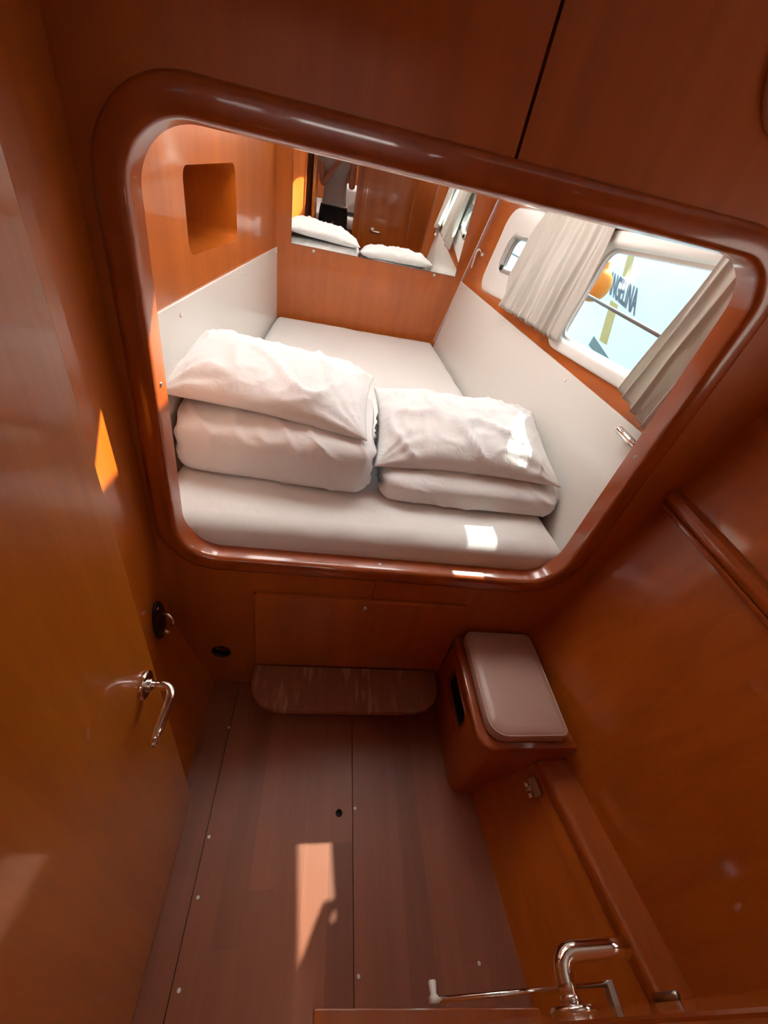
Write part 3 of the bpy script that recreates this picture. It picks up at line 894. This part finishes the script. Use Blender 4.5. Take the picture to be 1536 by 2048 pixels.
# ---- handrail on the hull side
hr = thing('handrail', 'grooved cherry grab rail running along the hull side', 'handrail', FH.p(0, .6, 0))
def rail():
    a = V((.931, .8135, .981)); d = V((.043, -.319, -.049)); prof = [(-.029, 0), (-.029, .016), (-.026, .021), (-.020, .023), (-.016, .020), (-.0145, .016), (-.013, .020), (-.008, .027), (.000, .031), (.012, .031), (.021, .027), (.026, .019), (.027, 0)]
    up = (FH.W - d.normalized() * FH.W.dot(d.normalized())).normalized()
    rings = []
    for k in range(7):
        c = a + d * (k / 6 * 2.55)
        c = V((hull_x(c.y, c.z), c.y, c.z))
        rings.append([c + up * h + FH.N * n for h, n in prof])
    return loft(rings)
autosmooth(build('rail', rail(), W_DY, hr), 32)

# ---- spring catch on the lower lining, beneath the ledge
c = onz(1068, 1576, .185)
FLp = Fr((low_x(.4), .4, 0), (-.095, 1, 0), V((lip_x(.4) + .018, .4, .235)) - V((low_x(.4), .4, -.012)))
FLp.N = FLp.U.cross(FLp.W)
if FLp.N.x > 0: FLp.N = -FLp.N
cu_, cw_ = FLp.uv(1068, 1576)
ka = thing('door_catch', 'small chrome spring catch on the lining beneath the ledge', 'catch', FLp.p(cu_, cw_, 0))
build('catch_plate', fbox(FLp, cu_ - .024, cu_ + .024, cw_ - .006, cw_ + .020, .0, .010, .002), BRUSH, ka)
for s in (-1, 1):
    build('catch_jaw', fbox(FLp, cu_ + s * .014 - .009, cu_ + s * .014 + .009, cw_ - .020, cw_ - .007, .002, .020, .004), CHROME, ka, True)
build('catch_tongue', fbox(FLp, cu_ - .006, cu_ + .006, cw_ - .024, cw_ - .004, .0, .012, .003), BRUSH, ka, True)

# ---- hold-back catch on the left lining
kb = thing('holdback_catch', 'dark oval hold-back catch with chrome edges on the lining behind the open door', 'catch', (-.405, .74, .44))
FW_ = Fr((-.405, 0, 0), (0, 1, 0), (0, 0, 1)); FW_.N = V((1, 0, 0))
build('catch_plate', disc((-.405, .742, .437), (1, 0, 0), .034, .007, 32, .002, sx=1.0, sy=2.1, up=(0, 1, 0)), BLACK, kb, True)
build('catch_hook', tube(bend([(-.399, .742, .47), (-.375, .738, .475), (-.360, .730, .462), (-.362, .728, .440)], .012, 5), .006, 12), CHROME, kb, True)
build('catch_pin', tube([(-.399, .735, .405), (-.376, .730, .400)], .005, 12), CHROME, kb, True)
for z in (.385, .489):
    build('catch_screw', disc((-.399, .742, z), (1, 0, 0), .005, .002, 12, .001), CHROME, kb, True)

# ---- round dome light on the bulkhead
wlp = thing('dome_light', 'round off-white dome light high on the bulkhead', 'lamp', (.68, .815, 1.74))
def dome(c, nrm, prof, seg=40):
    nrm = V(nrm); u = nrm.orthogonal().normalized(); w = nrm.cross(u)
    return loft([[V(c) + nrm * h + (u * math.cos(2 * math.pi * k / seg) + w * math.sin(2 * math.pi * k / seg)) * r for k in range(seg)] for r, h in prof])
build('lamp_base', dome((.68, .815, 1.74), (0, -1, 0), [(.1, 0), (.1, .012), (.097, .017), (.09, .018)]), PLAST, wlp, True)
build('lamp_diffuser', dome((.68, .815, 1.74), (0, -1, 0), [(.088, .016), (.085, .026), (.07, .036), (.045, .043), (.01, .046)]), PLAST, wlp, True)

# ---- chrome stay on the closed door
dd = 1.10
def hp3(q, d=dd):
    r = ray(*q); return EYE + r * (d / -r.z)
sa, sb_ = hp3((868, 2000)), hp3((1215, 1968))
sy = thing('door_stay', 'thin chrome door stay rod with a cream rubber peg by the sill', 'door stay', (sb_.x, 0, sb_.z))
build('rod', tube([sa, sb_], .0042, 12), CHROME, sy, True)
pk = V((sa.x, sa.y, sa.z))
build('rubber_peg', tube([pk + V((0, -.004, 0)), pk + V((0, .004, 0)), pk + V((0, .007, 0)), pk + V((0, .022, 0)), pk + V((0, .024, 0))], [.010, .009, .0055, .0075, .005], 14), PLAST, sy, True)
build('bracket', box((sb_.x - .006, -.007, sb_.z - .010), (sb_.x + .008, sb_.y + .005, sb_.z + .010), .002), BRUSH, sy)

# ================================================================== OUTSIDE
# neighbouring boat
A = math.radians(14)
FN2 = Fr((2.15, 1.3, 0), (math.sin(A), math.cos(A), 0), (.06, 0, 1)); FN2.N = FN2.U.cross(FN2.W)
if FN2.N.x > 0: FN2.N = -FN2.N
nb = thing('neighbour_boat', 'white hull of the boat moored alongside, seen through the wide window', 'boat', (2.4, 1.3, -.9))
build('hull', fbox(FN2, -5.0, 7.0, -.95, 2.2, -.6, 0, .02), GEL, nb)
def quad(fr, pxs, n0, n1):
    return prism(fr, [fr.uv(*q) for q in pxs], n0, n1)
build('stripe', quad(FN2, [(1257, 508), (1269, 510), (1258, 556), (1245, 552)], 0, .004), TAN, nb)
build('stripe', quad(FN2, [(1222, 600), (1236, 610), (1213, 690), (1199, 681)], 0, .004), TAN, nb)
build('boot_stripe', quad(FN2, [(1188, 672), (1200, 690), (1250, 765), (1225, 748), (1177, 690)], 0, .004), TEAL, nb)
# lettering
a0, a1, a2 = FN2.uv(1220, 590), FN2.uv(1269, 633), FN2.uv(1230, 545)
cv = bpy.data.curves.new('name', 'FONT'); cv.body = 'ANGELINA'; cv.size = 1; cv.offset = .02
to = bpy.data.objects.new('tmp', cv); COL.objects.link(to)
dg = bpy.context.evaluated_depsgraph_get(); dg.update()
tm = bpy.data.meshes.new_from_object(to.evaluated_get(dg)); bpy.data.objects.remove(to)
xs = [v.co.x for v in tm.vertices]; ys = [v.co.y for v in tm.vertices]
TX0, TX1, TY0, TY1 = min(xs), max(xs), min(ys), max(ys)
XN = TX0 + (TX1 - TX0) * .135                       # left side of the first N
for v in tm.vertices:
    s = (v.co.x - XN) / (TX1 - XN); t = (v.co.y - TY0) / (TY1 - TY0)
    uu = a0[0] + (a1[0] - a0[0]) * s + (a2[0] - a0[0]) * t
    ww = a0[1] + (a1[1] - a0[1]) * s + (a2[1] - a0[1]) * t
    v.co = FN2.p(uu, ww, .006)
link('lettering', tm, NAVY, nb)

# orange mooring buoy between the boats
bc = onx(1189, 568, 1.55)
by = thing('mooring_fender', 'round orange fender buoy hanging between the two boats', 'fender', bc)
R_ = .098
build('fender_ball', dome(bc, (0, 0, 1), [(.004, -R_)] + [(R_ * math.cos(t), R_ * math.sin(t)) for t in [math.radians(a) for a in range(-80, 61, 10)]] + [(R_ * .40, R_ * .98), (R_ * .36, R_ * 1.25), (R_ * .30, R_ * 1.3), (.004, R_ * 1.31)], 32), ORNG, by, True)
build('fender_rope', tube([bc + V((0, 0, R_ * 1.28)), bc + V((.01, .02, 2.0))], .006, 8), CURT, by, True)
# guard wire of this boat
ga, gb = onx(1120, 560, 1.30), onx(1352, 690, 1.30)
gw = thing('guard_rail', 'dark grey guard rail outside the wide window', 'rail', ga)
gd = (gb - ga)
build('rail_tube', tube([ga - gd * 1.2, gb + gd * 1.2], .0085, 10), STEELG, gw, True)
wt = struct(build('water', box((-60, -60, -1.0), (60, 60, -.96)), WATER), 'harbour water')

# ================================================================== BEHIND THE CAMERA
wab = sroot('wall_cabin_aft', (.2, -1.98, 0), 'lining of the cabin behind')
build('end_panel', box((-.8, -2.03, 0), (1.35, -2.0, ZC)), W_V, wab)
build('side_panel', box((-.80, -2.0, 0), (-.76, -.04, ZC)), W_V, wab)
build('side_panel', box((1.30, -2.0, 0), (1.34, -.04, ZC)), W_V, wab)
bb = thing('bunk', 'white-sheeted bunk in the cabin behind the photographer', 'bunk', (.3, -1.5, 0))
build('bunk_base', box((-.7, -1.98, .0005), (1.28, -1.15, .48)), W_X, bb)
build('bunk_mattress', box((-.69, -1.97, .48), (1.27, -1.14, .62), .04, 3), SHEET, bb, True)
bd = duvet('crumpled_duvet', -.15, .55, -1.62, -1.20, .625, .26, .30, 4.4)
tag(bd, 'heaped white duvet on the bunk behind the photographer', 'duvet')


# ---- the person taking the picture
def skin_mesh(name, nodes, edges, sub=2):
    me = bpy.data.meshes.new(name)
    names = list(nodes); idx = {n: i for i, n in enumerate(names)}
    me.from_pydata([nodes[n][0] for n in names], [(idx[a], idx[b]) for a, b in edges], [])
    o = bpy.data.objects.new(name, me); COL.objects.link(o)
    md = o.modifiers.new('skin', 'SKIN'); md.use_smooth_shade = True
    me.skin_vertices.new() if not me.skin_vertices else None
    for i, n in enumerate(names):
        r = nodes[n][1]
        me.skin_vertices[0].data[i].radius = r if isinstance(r, tuple) else (r, r)
        me.skin_vertices[0].data[i].use_root = (i == 0)
    md2 = o.modifiers.new('sub', 'SUBSURF'); md2.levels = sub; md2.render_levels = sub
    dg = bpy.context.evaluated_depsgraph_get(); dg.update()
    nm = bpy.data.meshes.new_from_object(o.evaluated_get(dg))
    bpy.data.objects.remove(o); bpy.data.meshes.remove(me)
    for p in nm.polygons: p.use_smooth = True
    return nm


def merge(ms):
    bm = bmesh.new()
    for m in ms: bm.from_mesh(m)
    me = bpy.data.meshes.new('m'); bm.to_mesh(me); bm.free(); return me


PX, PY = -.10, -.36
ph_up = -dn
pc = EYE - fw * .014 - ph_up * .058
body = {'pel': ((PX, PY, .86), (.135, .095)), 'waist': ((PX, PY, .99), (.112, .082)), 'chest': ((PX, PY + .005, 1.16), (.135, .095)), 'upch': ((PX, PY, 1.27), (.125, .082)),
        'neck0': ((PX, PY, 1.35), .052), 'neck': ((PX, PY + .012, 1.395), .048), 'jaw': ((PX, PY + .035, 1.445), (.058, .066)), 'head': ((PX, PY + .02, 1.525), (.075, .088)), 'crown': ((PX, PY + .012, 1.60), (.056, .066))}
bed = [('pel', 'waist'), ('waist', 'chest'), ('chest', 'upch'), ('upch', 'neck0'), ('neck0', 'neck'), ('neck', 'jaw'), ('jaw', 'head'), ('head', 'crown')]
hands = {}
ELB = {-1: V((-.235, -.27, 1.045)), 1: V((.075, -.28, 1.06))}
HND = {-1: V((-.062, -.085, 1.305)), 1: V((.055, -.085, 1.345))}
for s in (-1, 1):
    k = 'L' if s < 0 else 'R'
    sh = V((PX + s * .165, PY, 1.275)); el = ELB[s]; wr_ = HND[s] - (HND[s] - el).normalized() * .055
    body['sh' + k] = (tuple(sh), .055); body['ua' + k] = (tuple(sh.lerp(el, .5)), .045); body['el' + k] = (tuple(el), .037)
    body['fa' + k] = (tuple(el.lerp(wr_, .4)), .036); body['wr' + k] = (tuple(wr_), (.024, .019)); body['pa' + k] = (tuple(HND[s]), (.032, .016))
    bed += [('upch', 'sh' + k), ('sh' + k, 'ua' + k), ('ua' + k, 'el' + k), ('el' + k, 'fa' + k), ('fa' + k, 'wr' + k), ('wr' + k, 'pa' + k)]
    hip = V((PX + s * .085, PY, .80)); kn = V((PX + s * .09, PY + .01, .44)); an = V((PX + s * .09, PY - .02, .09)); toe = V((PX + s * .10, PY + .13, .035))
    body['hip' + k] = (tuple(hip), .085); body['th' + k] = (tuple(hip.lerp(kn, .5)), .075); body['kn' + k] = (tuple(kn), .055); body['ca' + k] = (tuple(kn.lerp(an, .35)), .052); body['an' + k] = (tuple(an), .036); body['toe' + k] = (tuple(toe), (.036, .028))
    bed += [('pel', 'hip' + k), ('hip' + k, 'th' + k), ('th' + k, 'kn' + k), ('kn' + k, 'ca' + k), ('ca' + k, 'an' + k), ('an' + k, 'toe' + k)]
meshes = [skin_mesh('body', body, bed)]
for s in (-1, 1):                                   # five fingers closing on the phone
    pa = HND[s]; d = (pa - ELB[s]).normalized(); side = V((-s, 0, 0)); out = V((0, -1, .2))
    for i, ln in enumerate((.062, .070, .066, .052)):
        b0 = pa + d * (.012 + .004 * (1.5 - abs(i - 1.3))) + V((0, -.024 + .016 * i, -.008 * i)) * .9
        t1 = b0 + d * ln * .45 + side * .008; t2 = t1 + side * ln * .38 + d * .006; t3 = t2 + side * ln * .2 - d * .012
        meshes.append(skin_mesh('f', {'a': (tuple(b0 - d * .02), .009), 'b': (tuple(t1), .0088), 'c': (tuple(t2), .008), 'd': (tuple(t3), .0068)}, [('a', 'b'), ('b', 'c'), ('c', 'd')], 1))
    b0 = pa - d * .012 + side * .014
    meshes.append(skin_mesh('t', {'a': (tuple(b0), .011), 'b': (tuple(b0 + side * .024 + d * .022), .010), 'c': (tuple(b0 + side * .030 + d * .046), .0085)}, [('a', 'b'), ('b', 'c')], 1))
pe = thing('person', 'person in a grey T-shirt and black trousers holding up a phone, reflected in the mirror', 'person', (PX, PY, 0))
link('body', merge(meshes), SKIN, pe, True)
g_ = 1.12
sh_n = {n: (p, tuple(q * g_ + .006 for q in (r if isinstance(r, tuple) else (r, r)))) for n, (p, r) in body.items() if n in ('waist', 'chest', 'upch', 'shL', 'shR')}
sh_n['hem'] = ((PX, PY, .885), (.150, .112)); sh_n['neck0'] = ((PX, PY, 1.325), (.07, .062))
for k, s in (('L', -1), ('R', 1)):
    p = V(body['sh' + k][0]).lerp(V(body['el' + k][0]), .42); sh_n['sl' + k] = (tuple(p), .060)
link('shirt', skin_mesh('shirt', sh_n, [('waist', 'hem'), ('waist', 'chest'), ('chest', 'upch'), ('upch', 'neck0'), ('upch', 'shL'), ('upch', 'shR'), ('shL', 'slL'), ('shR', 'slR')]), SHIRT, pe, True)
pt_n = {n: (p, tuple(q * 1.08 + .008 for q in (r if isinstance(r, tuple) else (r, r)))) for n, (p, r) in body.items() if n[:3] in ('pel', 'hip', 'thL', 'thR', 'knL', 'knR', 'caL', 'caR')}
pt_n['top'] = ((PX, PY, .955), (.122, .092))
for k in 'LR': pt_n['cuff' + k] = ((body['an' + k][0][0], body['an' + k][0][1], .11), .05)
link('trousers', skin_mesh('trousers', pt_n, [('pel', 'top')] + [e_ for k in 'LR' for e_ in (('pel', 'hip' + k), ('hip' + k, 'th' + k), ('th' + k, 'kn' + k), ('kn' + k, 'ca' + k), ('ca' + k, 'cuff' + k))]), PANTS, pe, True)
link('hair', skin_mesh('hair', {'a': ((PX, PY - .005, 1.56), (.082, .092)), 'b': ((PX, PY - .045, 1.47), (.07, .05)), 'c': ((PX, PY - .055, 1.36), (.06, .03)), 'd': ((PX, PY + .01, 1.625), (.05, .06))}, [('a', 'b'), ('b', 'c'), ('a', 'd')]), HAIR, pe, True)
for s in (-1, 1):
    build('eye', dome((PX + s * .03, PY + .098, 1.525), (0, 1, 0), [(.012, 0), (.010, .005), (.003, .008)], 14), PLAST, pe, True)
build('nose', hexa([(PX - .012, PY + .09, 1.485), (PX + .012, PY + .09, 1.485), (PX + .010, PY + .118, 1.487), (PX - .010, PY + .118, 1.487), (PX - .006, PY + .09, 1.53), (PX + .006, PY + .09, 1.53), (PX + .004, PY + .100, 1.53), (PX - .004, PY + .100, 1.53)], .004), SKIN, pe, True)
build('mouth', hexa([(PX - .022, PY + .085, 1.455), (PX + .022, PY + .085, 1.455), (PX + .016, PY + .103, 1.456), (PX - .016, PY + .103, 1.456), (PX - .02, PY + .085, 1.466), (PX + .02, PY + .085, 1.466), (PX + .014, PY + .102, 1.465), (PX - .014, PY + .102, 1.465)], .003), HAIR, pe, True)
FP = Fr(pc, rt, ph_up); FP.N = fw
pn = thing('phone', 'black phone held up in both hands by the person', 'phone', pc)
build('phone_body', prism(FP, rrect(-.036, .036, -.074, .074, .010), -.008, 0, .001, 1), BLACK, pn)
build('phone_screen', prism(FP, rrect(-.033, .033, -.071, .071, .008), -.0085, -.008), DARK, pn)
build('lens_cover', disc(pc + ph_up * .052 + rt * -.0, fw, .007, .001, 16), BLACK, pn)
